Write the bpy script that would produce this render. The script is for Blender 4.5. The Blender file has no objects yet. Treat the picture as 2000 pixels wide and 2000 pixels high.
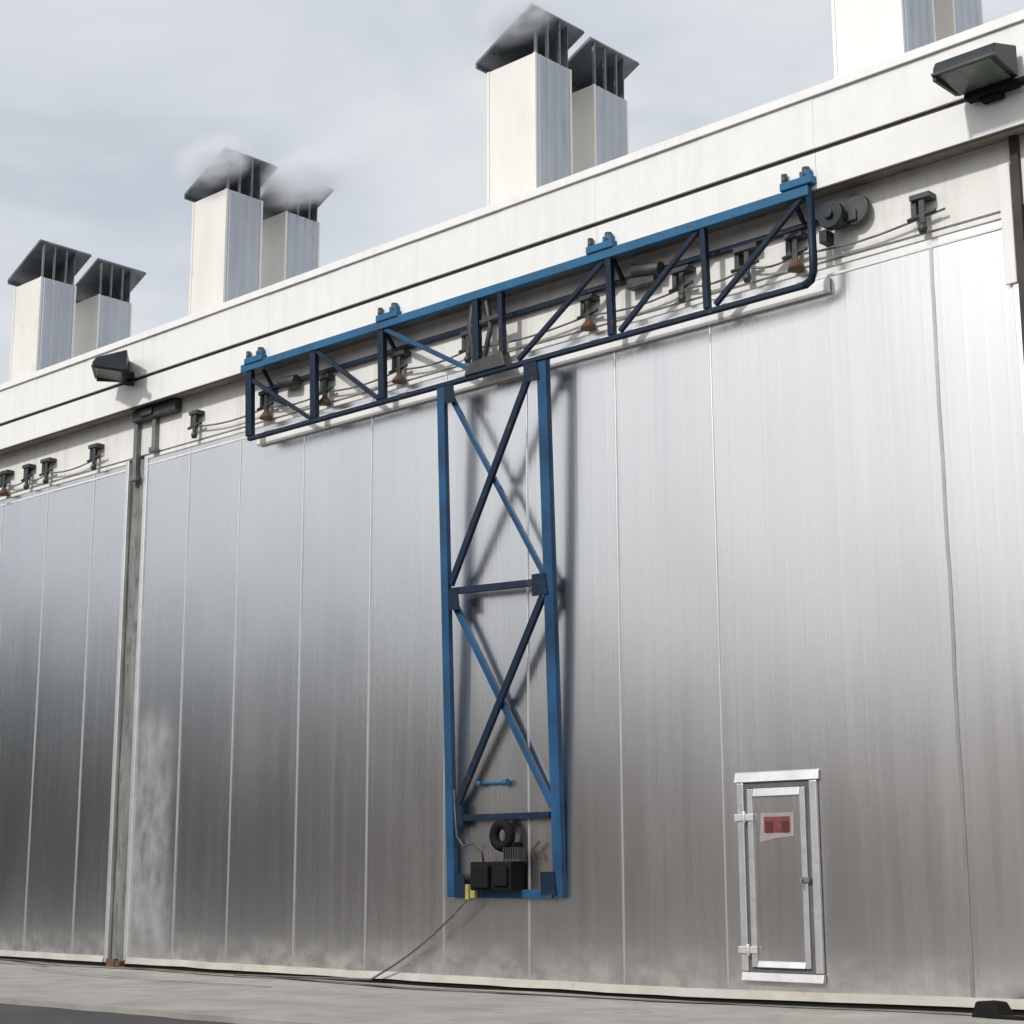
import bpy, bmesh, math, random
from math import radians, sin, cos, pi, sqrt
from mathutils import Vector, Matrix, noise

random.seed(7)
scene = bpy.context.scene
COL = scene.collection

# ------------------------------------------------------------------ camera
CAM_Z = 1.24
pit, roll, yaw = 0.210584, -0.003341, 0.751443
fw = Vector((-sin(yaw) * cos(pit), cos(yaw) * cos(pit), sin(pit)))
rt = fw.cross(Vector((0, 0, 1))).normalized()
up = rt.cross(fw)
r2 = rt * cos(roll) + up * sin(roll)
u2 = -rt * sin(roll) + up * cos(roll)
cam_data = bpy.data.cameras.new("camera")
cam_data.sensor_width = 36.0
cam_data.lens = 36.0 * 3353.5 / 2000.0
cam_data.clip_start = 0.1
cam_data.clip_end = 3000
cam = bpy.data.objects.new("camera", cam_data)
COL.objects.link(cam)
m = Matrix((r2, u2, -fw)).transposed().to_4x4()
m.translation = Vector((0, 0, CAM_Z))
cam.matrix_world = m
scene.camera = cam

# ------------------------------------------------------------------ light
SUN_AZ, SUN_EL = 4.0, 35.0          # degrees left of the wall's normal, above the horizon
to_sun = Vector((-sin(radians(SUN_AZ)) * cos(radians(SUN_EL)),
                 -cos(radians(SUN_AZ)) * cos(radians(SUN_EL)), sin(radians(SUN_EL))))
sun_data = bpy.data.lights.new("sun", 'SUN')
sun_data.energy = 2.2
sun_data.angle = radians(3.5)
sun_data.color = (1.0, 0.965, 0.915)
sun = bpy.data.objects.new("sun", sun_data)
COL.objects.link(sun)
sun.rotation_euler = to_sun.to_track_quat('Z', 'Y').to_euler()
sun.location = (-20, -40, 40)

world = bpy.data.worlds.new("World")
scene.world = world
world.use_nodes = True
nt = world.node_tree
nt.nodes.clear()
out = nt.nodes.new("ShaderNodeOutputWorld")
bg = nt.nodes.new("ShaderNodeBackground")
sky = nt.nodes.new("ShaderNodeTexSky")
sky.sky_type = 'NISHITA'
sky.sun_disc = False
sky.sun_elevation = radians(SUN_EL)
sky.sun_rotation = radians(180 + SUN_AZ)
sky.dust_density = 2.0
bg.inputs[1].default_value = 0.1
tc = nt.nodes.new("ShaderNodeTexCoord")
mp = nt.nodes.new("ShaderNodeMapping")
mp.inputs['Scale'].default_value = (1.0, 1.0, 2.2)
mp.inputs['Location'].default_value = (0.35, 0.1, 0.2)
n1 = nt.nodes.new("ShaderNodeTexNoise")
n1.inputs['Scale'].default_value = 4.6
n1.inputs['Detail'].default_value = 4.0
n1.inputs['Roughness'].default_value = 0.5
n1.inputs['Distortion'].default_value = 0.35
ramp = nt.nodes.new("ShaderNodeValToRGB")
ramp.color_ramp.elements[0].position = 0.34
ramp.color_ramp.elements[0].color = (6.0, 6.5, 7.2, 1)
ramp.color_ramp.elements[1].position = 0.64
ramp.color_ramp.elements[1].color = (8.5, 8.7, 8.95, 1)
mix = nt.nodes.new("ShaderNodeMixRGB")
mix.inputs[0].default_value = 0.86
nt.links.new(tc.outputs['Generated'], mp.inputs['Vector'])
nt.links.new(mp.outputs[0], n1.inputs['Vector'])
nt.links.new(n1.outputs['Fac'], ramp.inputs[0])
nt.links.new(sky.outputs[0], mix.inputs[1])
nt.links.new(ramp.outputs[0], mix.inputs[2])
# thin cloud lit up around the sun
dot = nt.nodes.new("ShaderNodeVectorMath"); dot.operation = 'DOT_PRODUCT'
dot.inputs[1].default_value = to_sun
nt.links.new(tc.outputs['Generated'], dot.inputs[0])
mx0 = nt.nodes.new("ShaderNodeMath"); mx0.operation = 'MAXIMUM'; mx0.inputs[1].default_value = 0.0
pw = nt.nodes.new("ShaderNodeMath"); pw.operation = 'POWER'; pw.inputs[1].default_value = 5.0
nt.links.new(dot.outputs['Value'], mx0.inputs[0])
nt.links.new(mx0.outputs[0], pw.inputs[0])
glow = nt.nodes.new("ShaderNodeMixRGB"); glow.blend_type = 'ADD'
glow.inputs[2].default_value = (6.3, 5.7, 4.9, 1)
nt.links.new(pw.outputs[0], glow.inputs[0])
nt.links.new(mix.outputs[0], glow.inputs[1])
nt.links.new(glow.outputs[0], bg.inputs[0])
nt.links.new(bg.outputs[0], out.inputs[0])

scene.view_settings.view_transform = 'Standard'
scene.view_settings.look = 'None'
scene.view_settings.exposure = 0.0
scene.view_settings.gamma = 1.0
scene.cycles.volume_bounces = 6

# ------------------------------------------------------------------ helpers
class MB:
    """collects shapes and links them as one mesh object"""
    def __init__(self):
        self.bm = bmesh.new()

    def hexa(self, pts):
        """8 points: bottom 4 counter-clockwise, top 4"""
        v = [self.bm.verts.new(p) for p in pts]
        for f in ((3, 2, 1, 0), (4, 5, 6, 7), (0, 1, 5, 4), (1, 2, 6, 5), (2, 3, 7, 6), (3, 0, 4, 7)):
            self.bm.faces.new([v[i] for i in f])
        return v

    def box(self, x0, x1, y0, y1, z0, z1):
        return self.hexa([(x0, y0, z0), (x1, y0, z0), (x1, y1, z0), (x0, y1, z0),
                          (x0, y0, z1), (x1, y0, z1), (x1, y1, z1), (x0, y1, z1)])

    def bar(self, a, b, w, d=None, ref=(0, 1, 0)):
        """rectangular bar from a to b; w across, d along ref"""
        d = w if d is None else d
        a, b = Vector(a), Vector(b)
        t = (b - a).normalized()
        r = Vector(ref)
        s = t.cross(r)
        if s.length < 1e-4:
            s = t.cross(Vector((1, 0, 0)))
        s.normalize()
        q = s.cross(t).normalized()
        s *= w / 2
        q *= d / 2
        self.hexa([a - s - q, a + s - q, a + s + q, a - s + q, b - s - q, b + s - q, b + s + q, b - s + q])

    def tube(self, pts, r, n=10, closed=False, cap=True):
        pts = [Vector(p) for p in pts]
        rings = []
        N = len(pts)
        for i, p in enumerate(pts):
            if closed:
                t = pts[(i + 1) % N] - pts[i - 1]
            else:
                t = pts[min(i + 1, N - 1)] - pts[max(i - 1, 0)]
            t.normalize()
            s = t.cross(Vector((0.137, 0.31, 0.94)))
            s.normalize()
            q = s.cross(t)
            rr = r[i] if isinstance(r, (list, tuple)) else r
            rings.append([self.bm.verts.new(p + s * rr * cos(2 * pi * k / n) + q * rr * sin(2 * pi * k / n)) for k in range(n)])
        M = N if closed else N - 1
        for i in range(M):
            A, B = rings[i], rings[(i + 1) % N]
            for k in range(n):
                f = self.bm.faces.new([A[k], A[(k + 1) % n], B[(k + 1) % n], B[k]])
                f.smooth = True
        if cap and not closed:
            self.bm.faces.new(rings[0][::-1])
            self.bm.faces.new(rings[-1])

    def prism(self, prof, x0, x1):
        """profile of (y, z) points extruded along x"""
        A = [self.bm.verts.new((x0, y, z)) for y, z in prof]
        B = [self.bm.verts.new((x1, y, z)) for y, z in prof]
        n = len(prof)
        self.bm.faces.new(A)
        self.bm.faces.new(B[::-1])
        for i in range(n):
            self.bm.faces.new([A[i], B[i], B[(i + 1) % n], A[(i + 1) % n]])

    def build(self, name, mat, parent=None, bevel=0.0, seg=2):
        bm = self.bm
        bmesh.ops.recalc_face_normals(bm, faces=bm.faces[:])
        me = bpy.data.meshes.new(name)
        bm.to_mesh(me)
        bm.free()
        me.materials.append(mat)
        o = bpy.data.objects.new(name, me)
        COL.objects.link(o)
        if parent is not None:
            o.parent = parent
            o.matrix_parent_inverse = parent_world(parent).inverted()
        if bevel > 0:
            b = o.modifiers.new("bevel", 'BEVEL')
            b.width = bevel
            b.segments = seg
            b.limit_method = 'ANGLE'
            b.angle_limit = radians(40)
        return o


def parent_world(o):
    mw = o.matrix_basis.copy()
    p = o
    while p.parent is not None:
        mw = p.parent.matrix_basis @ p.matrix_parent_inverse @ mw if False else p.parent.matrix_basis @ (p.matrix_parent_inverse @ mw)
        p = p.parent
    return mw


def tag(o, label=None, cat=None, group=None, kind=None):
    if label: o['label'] = label
    if cat: o['category'] = cat
    if group: o['group'] = group
    if kind: o['kind'] = kind
    return o


def empty(name, loc, label=None, cat=None, group=None, rotz=0.0):
    o = bpy.data.objects.new(name, None)
    COL.objects.link(o)
    o.location = loc
    o.rotation_euler = (0, 0, rotz)
    o.empty_display_size = 0.2
    return tag(o, label, cat, group)


def copy_tree(o, parent=None):
    c = o.copy()
    COL.objects.link(c)
    c.parent = parent
    for ch in list(o.children):
        copy_tree(ch, c)
    return c

# ------------------------------------------------------------------ materials
def new_mat(name):
    mt = bpy.data.materials.new(name)
    mt.use_nodes = True
    t = mt.node_tree
    b = t.nodes.get("Principled BSDF")
    return mt, t, b


def N(t, kind, **kw):
    n = t.nodes.new(kind)
    for k, v in kw.items():
        if k in n.inputs:
            n.inputs[k].default_value = v
        else:
            setattr(n, k, v)
    return n


def noise_of(t, scale, detail=4.0, rough=0.55, stretch=(1, 1, 1), loc=(0, 0, 0)):
    c = N(t, "ShaderNodeTexCoord")
    mp = N(t, "ShaderNodeMapping")
    mp.inputs['Scale'].default_value = stretch
    mp.inputs['Location'].default_value = loc
    n = N(t, "ShaderNodeTexNoise", Scale=scale, Detail=detail, Roughness=rough)
    t.links.new(c.outputs['Object'], mp.inputs[0])
    t.links.new(mp.outputs[0], n.inputs['Vector'])
    return n.outputs['Fac']


def ramp_of(t, fac, stops):
    r = N(t, "ShaderNodeValToRGB")
    e = r.color_ramp.elements
    while len(e) < len(stops):
        e.new(0.5)
    for i, (p, c) in enumerate(stops):
        e[i].position = p
        e[i].color = (*c, 1) if len(c) == 3 else c
    t.links.new(fac, r.inputs[0])
    return r.outputs[0]


def mixc(t, fac, a, b):
    n = N(t, "ShaderNodeMixRGB")
    for i, v in enumerate((fac, a, b)):
        if isinstance(v, (int, float)):
            n.inputs[i].default_value = v if i == 0 else (v, v, v, 1)
        elif isinstance(v, tuple):
            n.inputs[i].default_value = (*v, 1)
        else:
            t.links.new(v, n.inputs[i])
    return n.outputs[0]


def math_of(t, op, a, b=None, clamp=False):
    n = N(t, "ShaderNodeMath", operation=op)
    n.use_clamp = clamp
    for i, v in enumerate((a, b)):
        if v is None: continue
        if isinstance(v, (int, float)): n.inputs[i].default_value = v
        else: t.links.new(v, n.inputs[i])
    return n.outputs[0]


def bump_to(t, b, height, strength, dist=0.01):
    n = N(t, "ShaderNodeBump", Strength=strength, Distance=dist)
    t.links.new(height, n.inputs['Height'])
    t.links.new(n.outputs[0], b.inputs['Normal'])


def simple(name, base, rough=0.5, metal=0.0, var=0.25, scale=3.0, dirt=None, dirt_lo=0.55, dirt_hi=0.75, bump=0.0, bscale=40, stretch=(1, 1, 1)):
    mt, t, b = new_mat(name)
    f = noise_of(t, scale, 6, 0.6, stretch)
    lo = tuple(c * (1 - var) for c in base)
    hi = tuple(min(1, c * (1 + var)) for c in base)
    c = ramp_of(t, f, [(0.3, lo), (0.7, hi)])
    if dirt is not None:
        g = noise_of(t, scale * 2.3, 8, 0.65, stretch, (3.1, 1.7, 5.2))
        gm = ramp_of(t, g, [(dirt_lo, (0, 0, 0)), (dirt_hi, (1, 1, 1))])
        c = mixc(t, gm, c, dirt)
    t.links.new(c, b.inputs['Base Color'])
    b.inputs['Roughness'].default_value = rough
    b.inputs['Metallic'].default_value = metal
    if bump > 0:
        bump_to(t, b, noise_of(t, bscale, 4, 0.6), bump)
    return mt


def make_aluminium(name, rough=0.37, stain=False):
    mt, t, b = new_mat(name)
    big = noise_of(t, 0.55, 3, 0.5, (1, 1, 0.35))
    streak = noise_of(t, 1.0, 5, 0.6, (7.0, 1, 0.22), (2, 0, 1))
    f = math_of(t, 'ADD', math_of(t, 'MULTIPLY', big, 0.5), math_of(t, 'MULTIPLY', streak, 0.5))
    c = ramp_of(t, f, [(0.3, (0.71, 0.715, 0.72)), (0.7, (0.80, 0.80, 0.80))])
    # fine grime speckle
    g = noise_of(t, 9.0, 8, 0.7, (1, 1, 0.5), (5, 5, 5))
    gm = ramp_of(t, g, [(0.66, (0, 0, 0)), (0.90, (0.22, 0.22, 0.22))])
    c = mixc(t, gm, c, (0.50, 0.48, 0.45))
    metal = None
    r = math_of(t, 'ADD', rough - 0.07, math_of(t, 'MULTIPLY', f, 0.14))
    # dusty splash near the ground and brownish run-off marks
    tcn = N(t, "ShaderNodeTexCoord")
    sep = N(t, "ShaderNodeSeparateXYZ")
    t.links.new(tcn.outputs['Object'], sep.inputs[0])
    low = N(t, "ShaderNodeMapRange")
    low.inputs['From Min'].default_value = 0.55
    low.inputs['From Max'].default_value = 0.02
    t.links.new(sep.outputs['Z'], low.inputs['Value'])
    sp = noise_of(t, 2.6, 6, 0.65, (1, 1, 1.4), (8, 2, 4))
    lowm = math_of(t, 'MULTIPLY', low.outputs[0], ramp_of(t, sp, [(0.40, (0, 0, 0)), (0.70, (0.7, 0.7, 0.7))]), True)
    c = mixc(t, lowm, c, (0.40, 0.36, 0.30))
    mask = lowm
    if stain:
        # chalky mineral bloom beside the column: a patch with its own outline on the metal
        def window(v, a, b_, s):
            m1 = N(t, "ShaderNodeMapRange", interpolation_type='SMOOTHSTEP')
            m1.inputs['From Min'].default_value = a - s
            m1.inputs['From Max'].default_value = a + s
            t.links.new(v, m1.inputs['Value'])
            m2 = N(t, "ShaderNodeMapRange", interpolation_type='SMOOTHSTEP')
            m2.inputs['From Min'].default_value = b_ + s
            m2.inputs['From Max'].default_value = b_ - s
            t.links.new(v, m2.inputs['Value'])
            return math_of(t, 'MULTIPLY', m1.outputs[0], m2.outputs[0])
        wx = window(sep.outputs['X'], -21.70, -20.80, 0.22)
        wz = window(sep.outputs['Z'], 0.15, 3.6, 0.35)
        sn = noise_of(t, 2.1, 7, 0.62, (1.3, 1, 0.75), (1.5, 0, 2.2))
        sm = ramp_of(t, sn, [(0.34, (0.12, 0.12, 0.12)), (0.68, (1, 1, 1))])
        st = math_of(t, 'MULTIPLY', math_of(t, 'MULTIPLY', wx, wz), sm, True)
        st = math_of(t, 'MULTIPLY', st, 0.55)
        c = mixc(t, st, c, (0.44, 0.44, 0.47))
        mask = math_of(t, 'MAXIMUM', lowm, st)
    t.links.new(c, b.inputs['Base Color'])
    t.links.new(math_of(t, 'SUBTRACT', 1.0, math_of(t, 'MULTIPLY', mask, 0.9)), b.inputs['Metallic'])
    t.links.new(r, b.inputs['Roughness'])
    # embossed sheet plus shallow vertical ribs
    em = noise_of(t, 55, 2, 0.5)
    wv = N(t, "ShaderNodeTexWave", wave_type='BANDS', bands_direction='X', Scale=1.42, Distortion=0.0)
    t.links.new(tcn.outputs['Object'], wv.inputs['Vector'])
    ribs = ramp_of(t, wv.outputs['Fac'], [(0.90, (0, 0, 0)), (1.0, (1, 1, 1))])
    h = math_of(t, 'ADD', math_of(t, 'MULTIPLY', em, 0.35), math_of(t, 'MULTIPLY', ribs, 0.6))
    bump_to(t, b, h, 0.07, 0.008)
    return mt


M = {}
M['alu'] = make_aluminium('aluminium_sheet', 0.27, True)
M['alu_trim'] = simple('aluminium_trim', (0.80, 0.80, 0.80), 0.42, 0.85, 0.08, 4, (0.55, 0.53, 0.5), 0.6, 0.85)
M['alu_seam'] = simple('aluminium_seam', (0.76, 0.765, 0.77), 0.34, 0.975, 0.06, 4)
M['seam_grey'] = simple('grey_seam', (0.42, 0.43, 0.45), 0.36, 0.9, 0.1, 4)
M['alu_frame'] = simple('aluminium_frame', (0.62, 0.62, 0.63), 0.42, 0.82, 0.10, 5, (0.42, 0.40, 0.37), 0.58, 0.8)
def make_white(name, base, grime, amount, rough):
    """painted sheet with run-off streaks, mottled chalking and a few rust specks"""
    mt, t, b = new_mat(name)
    mott = noise_of(t, 3.5, 7, 0.62)
    c = ramp_of(t, mott, [(0.30, tuple(v * 0.955 for v in base)), (0.70, base)])
    st = noise_of(t, 1.0, 6, 0.68, (5.5, 1, 0.45), (3, 1, 7))
    big = noise_of(t, 0.35, 2, 0.5, (1, 1, 1), (9, 1, 2))
    sm = math_of(t, 'MULTIPLY', ramp_of(t, st, [(0.48, (0, 0, 0)), (0.78, (1, 1, 1))]), math_of(t, 'MULTIPLY', big, amount * 2), True)
    c = mixc(t, sm, c, grime)
    sp = noise_of(t, 16, 3, 0.5, (1, 1, 0.6), (1, 4, 1))
    c = mixc(t, ramp_of(t, sp, [(0.735, (0, 0, 0)), (0.78, (0.6, 0.6, 0.6))]), c, (0.30, 0.19, 0.11))
    t.links.new(c, b.inputs['Base Color'])
    b.inputs['Roughness'].default_value = rough
    bump_to(t, b, noise_of(t, 1.4, 3, 0.5, (1.6, 1, 1)), 0.25, 0.05)
    return mt
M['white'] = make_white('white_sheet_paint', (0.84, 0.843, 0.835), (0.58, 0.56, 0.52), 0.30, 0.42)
M['white_old'] = make_white('weathered_white_paint', (0.82, 0.818, 0.80), (0.46, 0.43, 0.36), 0.60, 0.55)
M['duct_shade_side'] = simple('shaded_ribbed_sheet', (0.46, 0.49, 0.545), 0.5, 0.35, 0.10, 2.5, (0.36, 0.36, 0.37), 0.55, 0.8, 0.05, 20, (1, 1, 0.25))  # shade of the stacks' right faces, put into a darker colour
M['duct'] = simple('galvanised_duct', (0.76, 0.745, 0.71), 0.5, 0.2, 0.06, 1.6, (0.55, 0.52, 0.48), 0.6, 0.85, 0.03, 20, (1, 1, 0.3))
M['lid'] = simple('dark_vent_sheet', (0.135, 0.155, 0.175), 0.5, 0.3, 0.35, 3.0, (0.05, 0.04, 0.035), 0.55, 0.75)
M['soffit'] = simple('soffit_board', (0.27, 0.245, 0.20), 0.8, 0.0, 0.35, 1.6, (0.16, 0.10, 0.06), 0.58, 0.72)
M['gap'] = simple('dark_joint', (0.055, 0.05, 0.045), 0.8, 0, 0.3)
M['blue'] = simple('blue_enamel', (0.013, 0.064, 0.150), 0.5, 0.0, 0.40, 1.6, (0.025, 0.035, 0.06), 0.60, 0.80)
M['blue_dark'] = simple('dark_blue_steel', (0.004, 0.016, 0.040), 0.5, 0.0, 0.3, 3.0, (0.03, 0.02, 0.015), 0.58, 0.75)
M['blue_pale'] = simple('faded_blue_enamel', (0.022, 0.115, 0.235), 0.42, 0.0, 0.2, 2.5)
def chip(mt, amt=0.70):
    """rust showing through chipped paint"""
    t = mt.node_tree
    b = t.nodes.get("Principled BSDF")
    src = b.inputs['Base Color'].links[0].from_socket
    n = noise_of(t, 7.0, 8, 0.7, (1, 1, 1), (2, 9, 4))
    k = ramp_of(t, n, [(amt - 0.06, (0, 0, 0)), (amt, (0.85, 0.85, 0.85))])
    t.links.new(mixc(t, k, src, (0.085, 0.045, 0.028)), b.inputs['Base Color'])
    b.inputs['Specular IOR Level'].default_value = 0.3
    bump_to(t, b, n, 0.3, 0.01)
for k_ in ('blue', 'blue_dark', 'blue_pale'):
    chip(M[k_], 0.66)
M['steel_dark'] = simple('dark_steel', (0.062, 0.065, 0.066), 0.5, 0.35, 0.3, 6)
M['steel_grey'] = simple('grey_steel', (0.20, 0.21, 0.21), 0.5, 0.5, 0.25, 5, (0.12, 0.07, 0.04), 0.6, 0.75)
M['rust'] = simple('rusty_iron', (0.14, 0.075, 0.045), 0.85, 0.1, 0.35, 8, (0.06, 0.045, 0.035), 0.5, 0.7)
M['column'] = simple('weathered_column', (0.21, 0.215, 0.21), 0.7, 0.2, 0.3, 2.4, (0.10, 0.10, 0.09), 0.52, 0.68, 0.2, 14, (3, 1, 0.5))
M['black'] = simple('black_rubber', (0.006, 0.006, 0.006), 0.75, 0, 0.3, 6)
M['black'].node_tree.nodes['Principled BSDF'].inputs['Specular IOR Level'].default_value = 0.2
M['lamp_body'] = simple('dark_lamp_housing', (0.025, 0.032, 0.038), 0.45, 0.4, 0.25, 5)
M['yellow'] = simple('yellow_plastic', (0.36, 0.30, 0.09), 0.5, 0, 0.2, 8)
M['cable'] = simple('grey_cable', (0.09, 0.095, 0.09), 0.6, 0, 0.2, 8)
M['concrete'] = simple('concrete', (0.285, 0.27, 0.25), 0.85, 0, 0.22, 1.4, (0.17, 0.155, 0.135), 0.58, 0.74, 0.4, 22)
M['sill'] = simple('pale_concrete', (0.44, 0.42, 0.385), 0.8, 0, 0.16, 2.0, (0.28, 0.21, 0.15), 0.60, 0.78, 0.2, 30)
M['asphalt'] = simple('asphalt', (0.042, 0.042, 0.045), 0.9, 0, 0.3, 0.5, (0.07, 0.066, 0.06), 0.55, 0.8, 0.3, 60)
M['yard'] = simple('gravel_yard', (0.125, 0.10, 0.075), 0.95, 0, 0.35, 0.12)
M['earth'] = simple('brown_earth', (0.130, 0.066, 0.034), 0.95, 0, 0.4, 0.4)
M['conifer'] = simple('conifer_foliage', (0.052, 0.062, 0.064), 0.9, 0, 0.5, 0.3)
M['red'] = simple('faded_red_paint', (0.17, 0.04, 0.048), 0.5, 0, 0.25, 14)
M['sign_white'] = simple('sign_backing', (0.33, 0.28, 0.27), 0.5, 0, 0.12, 8)
M['sign_ink'] = simple('sign_dark_red', (0.075, 0.018, 0.02), 0.5, 0, 0.2, 20)
M['seal'] = simple('door_gasket', (0.10, 0.105, 0.11), 0.7, 0, 0.2, 6)


def make_lens():
    mt, t, b = new_mat('lamp_glass')
    wv = N(t, "ShaderNodeTexWave", wave_type='BANDS', bands_direction='X', Scale=14.0)
    c = N(t, "ShaderNodeTexCoord")
    t.links.new(c.outputs['Object'], wv.inputs['Vector'])
    t.links.new(ramp_of(t, noise_of(t, 6, 4), [(0.3, (0.05, 0.075, 0.06)), (0.7, (0.12, 0.15, 0.125))]), b.inputs['Base Color'])
    b.inputs['Roughness'].default_value = 0.22
    bump_to(t, b, wv.outputs['Fac'], 0.3, 0.01)
    return mt
M['lens'] = make_lens()

# ------------------------------------------------------------------ layout numbers
WY = 15.0                     # face of the cladding
FY = 14.70                    # face of the lower fascia board
Z_SOF, Z_GAP, Z_TOP = 8.405, 8.825, 9.53
Z_DOOR = 7.66                 # top of the sliding doors
XL, XR = -52.0, 9.0


def base_z(x):
    """the apron dips a few centimetres along the wall"""
    ks = [(-60, 0.05), (-25.2, 0.032), (-21, 0.012), (-17.7, -0.006), (-11.4, -0.024), (-8.2, 0.020), (9, 0.02)]
    for (a, za), (b, zb) in zip(ks, ks[1:]):
        if a <= x <= b:
            return za + (zb - za) * (x - a) / (b - a)
    return 0.0


def cy(z):
    """front plane of the leaning door carrier"""
    return WY - (0.06 + 0.0367 * (z - 1.05))

# ------------------------------------------------------------------ ground
gb = MB()
S = 900
v = [gb.bm.verts.new(p) for p in ((-S, -S, -0.06), (S, -S, -0.06), (S, S, -0.06), (-S, S, -0.06))]
gb.bm.faces.new(v)
tag(gb.build('ground', M['yard']), kind='structure')

rb = MB()
v = [rb.bm.verts.new(p) for p in ((-90, -9, -0.05), (60, -9, -0.05), (60, 10.6, -0.05), (-90, 10.6, -0.05))]
rb.bm.faces.new(v)
tag(rb.build('road', M['asphalt']), kind='structure')


def strip_mesh(mb, y_of0, y_of1, z_off, x0, x1, step, ny, jit=0.0, zfun=base_z):
    rows = []
    n = int((x1 - x0) / step)
    for i in range(n + 1):
        x = x0 + (x1 - x0) * i / n
        a, b = y_of0(x), y_of1(x)
        rows.append([mb.bm.verts.new((x, a + (b - a) * j / ny,
                    zfun(x) * (j / ny) ** 1.5 + z_off + jit * noise.noise((x * 0.8, j * 0.7, 3.3)))) for j in range(ny + 1)])
    for i in range(n):
        for j in range(ny):
            f = mb.bm.faces.new([rows[i][j], rows[i + 1][j], rows[i + 1][j + 1], rows[i][j + 1]])
            f.smooth = True

ab = MB()
edge = lambda x: 10.25 + 0.10 * noise.noise((x * 0.35, 0, 1)) + 0.05 * noise.noise((x * 1.7, 0, 4))
strip_mesh(ab, edge, lambda x: 15.6, -0.006, -60, 20, 0.25, 14, 0.012)
# the broken front edge of the slab
for i in range(320):
    xa, xb = -60 + i * 0.25, -60 + (i + 1) * 0.25
    q = [(xa, edge(xa), -0.09), (xb, edge(xb), -0.09), (xb, edge(xb), 0.006), (xa, edge(xa), 0.006)]
    ab.bm.faces.new([ab.bm.verts.new(p) for p in q])
tag(ab.build('pavement', M['concrete']), kind='structure')

# cracks and dirt seams in the slab next to the building: thin slots filled with grit
cb = MB()
def crack(pts, w, z=0.012):
    seg = []
    for (xa, ya), (xb, yb) in zip(pts, pts[1:]):
        n = max(2, int(abs(xb - xa) / 0.18))
        for k in range(n):
            u = k / n
            seg.append((xa + (xb - xa) * u, ya + (yb - ya) * u))
    seg.append(pts[-1])
    L, R = [], []
    for x, y in seg:
        ww = w * (0.55 + 0.8 * abs(noise.noise((x * 1.3, y, 9)))) * 0.5
        yy = y + 0.07 * noise.noise((x * 0.9, 2, 5))
        zz = base_z(x) * 0.95 + z
        L.append(cb.bm.verts.new((x, yy - ww, zz)))
        R.append(cb.bm.verts.new((x, yy + ww, zz)))
    for i in range(len(seg) - 1):
        cb.bm.faces.new([L[i], L[i + 1], R[i + 1], R[i]])
crack([(-30, 14.86), (-24.5, 14.82), (-22.8, 14.55), (-21.2, 14.72), (-19.5, 14.62), (-17.6, 14.66), (-15.5, 14.42), (-13, 14.55), (-10.5, 14.72), (-7.0, 14.70)], 0.17)
crack([(-26, 14.2), (-24.0, 14.35), (-22.6, 14.25)], 0.12)
crack([(-22, 13.6), (-19, 13.3), (-16.5, 13.45)], 0.05)
tag(cb.build('pavement_joint', M['gap']), kind='structure')

# ------------------------------------------------------------------ the kiln building
bld = empty('kiln_building', (-20, 15, 0), 'long white kiln building with a deep white fascia under the vent stacks', 'building')
w = MB()
w.box(XL, XR, 15.12, 15.9, -0.08, Z_SOF + 0.5)
w.build('wall', M['white_old'], bld)
w = MB()                                        # header beam above the doors
w.box(XL, XR, 14.985, 15.117, Z_DOOR + 0.03, Z_SOF - 0.004)
w.build('header', M['white_old'], bld)
w = MB()
for k in range(int((XR - XL) / 2.4)):
    x = XL + k * 2.4
    w.box(x + 0.004, x + 2.4, FY + 0.03, 15.118, Z_SOF, Z_SOF + 0.03)
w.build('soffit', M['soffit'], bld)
w = MB()                                        # lower fascia board
for k in range(20):
    x = XL + k * 3.05
    w.box(x + 0.003, min(XR, x + 3.05), FY, FY + 0.026, Z_SOF - 0.022, Z_GAP - 0.03)
w.build('lower_fascia', M['white'], bld, 0.006)
w = MB()
w.box(XL, XR, FY - 0.004, FY + 0.028, Z_SOF - 0.040, Z_SOF - 0.0225)
w.build('drip_edge', M['gap'], bld)
w = MB()
w.box(XL, XR, FY + 0.022, FY + 0.05, Z_GAP - 0.05, Z_GAP + 0.06)
w.build('fascia_joint', M['gap'], bld)
w = MB()                                        # upper fascia sheets, lapped
for k in range(40):
    x = XL + k * 1.525
    if x >= XR: break
    o_ = 0.0035 * (k % 2)
    w.box(x, min(XR, x + 1.525), FY - 0.012 - o_, FY + 0.021, Z_GAP + 0.018, Z_TOP - 0.075)
w.build('upper_fascia', M['white'], bld, 0.004)
w = MB()                                        # roof-edge flashing
w.prism([(FY - 0.05, Z_TOP - 0.105), (FY - 0.045, Z_TOP), (FY + 0.25, Z_TOP + 0.02), (FY + 0.25, Z_TOP - 0.05), (FY - 0.020, Z_TOP - 0.078), (FY - 0.020, Z_TOP - 0.105)], XL, XR)
w.build('roof_edge', M['white'], bld, 0.004)
w = MB()
w.prism([(FY + 0.24, Z_TOP - 0.06), (FY + 0.24, Z_TOP + 0.012), (20.0, Z_TOP + 0.42), (27, Z_TOP), (27, 0), (26.8, 0), (26.8, Z_TOP - 0.2), (20, Z_TOP + 0.2)], XL, XR)
w.build('roof', M['duct'], bld)
w = MB()                                        # ribs of the side walls
w.box(XR - 0.2, XR + 0.004, 15.5, 26.7, -0.08, Z_TOP - 0.1)
w.build('end_wall', M['white_old'], bld)
w = MB()
w.box(XL - 0.004, XL + 0.2, 15.5, 26.7, -0.08, Z_TOP - 0.1)
w.build('end_wall', M['white_old'], bld)


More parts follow.
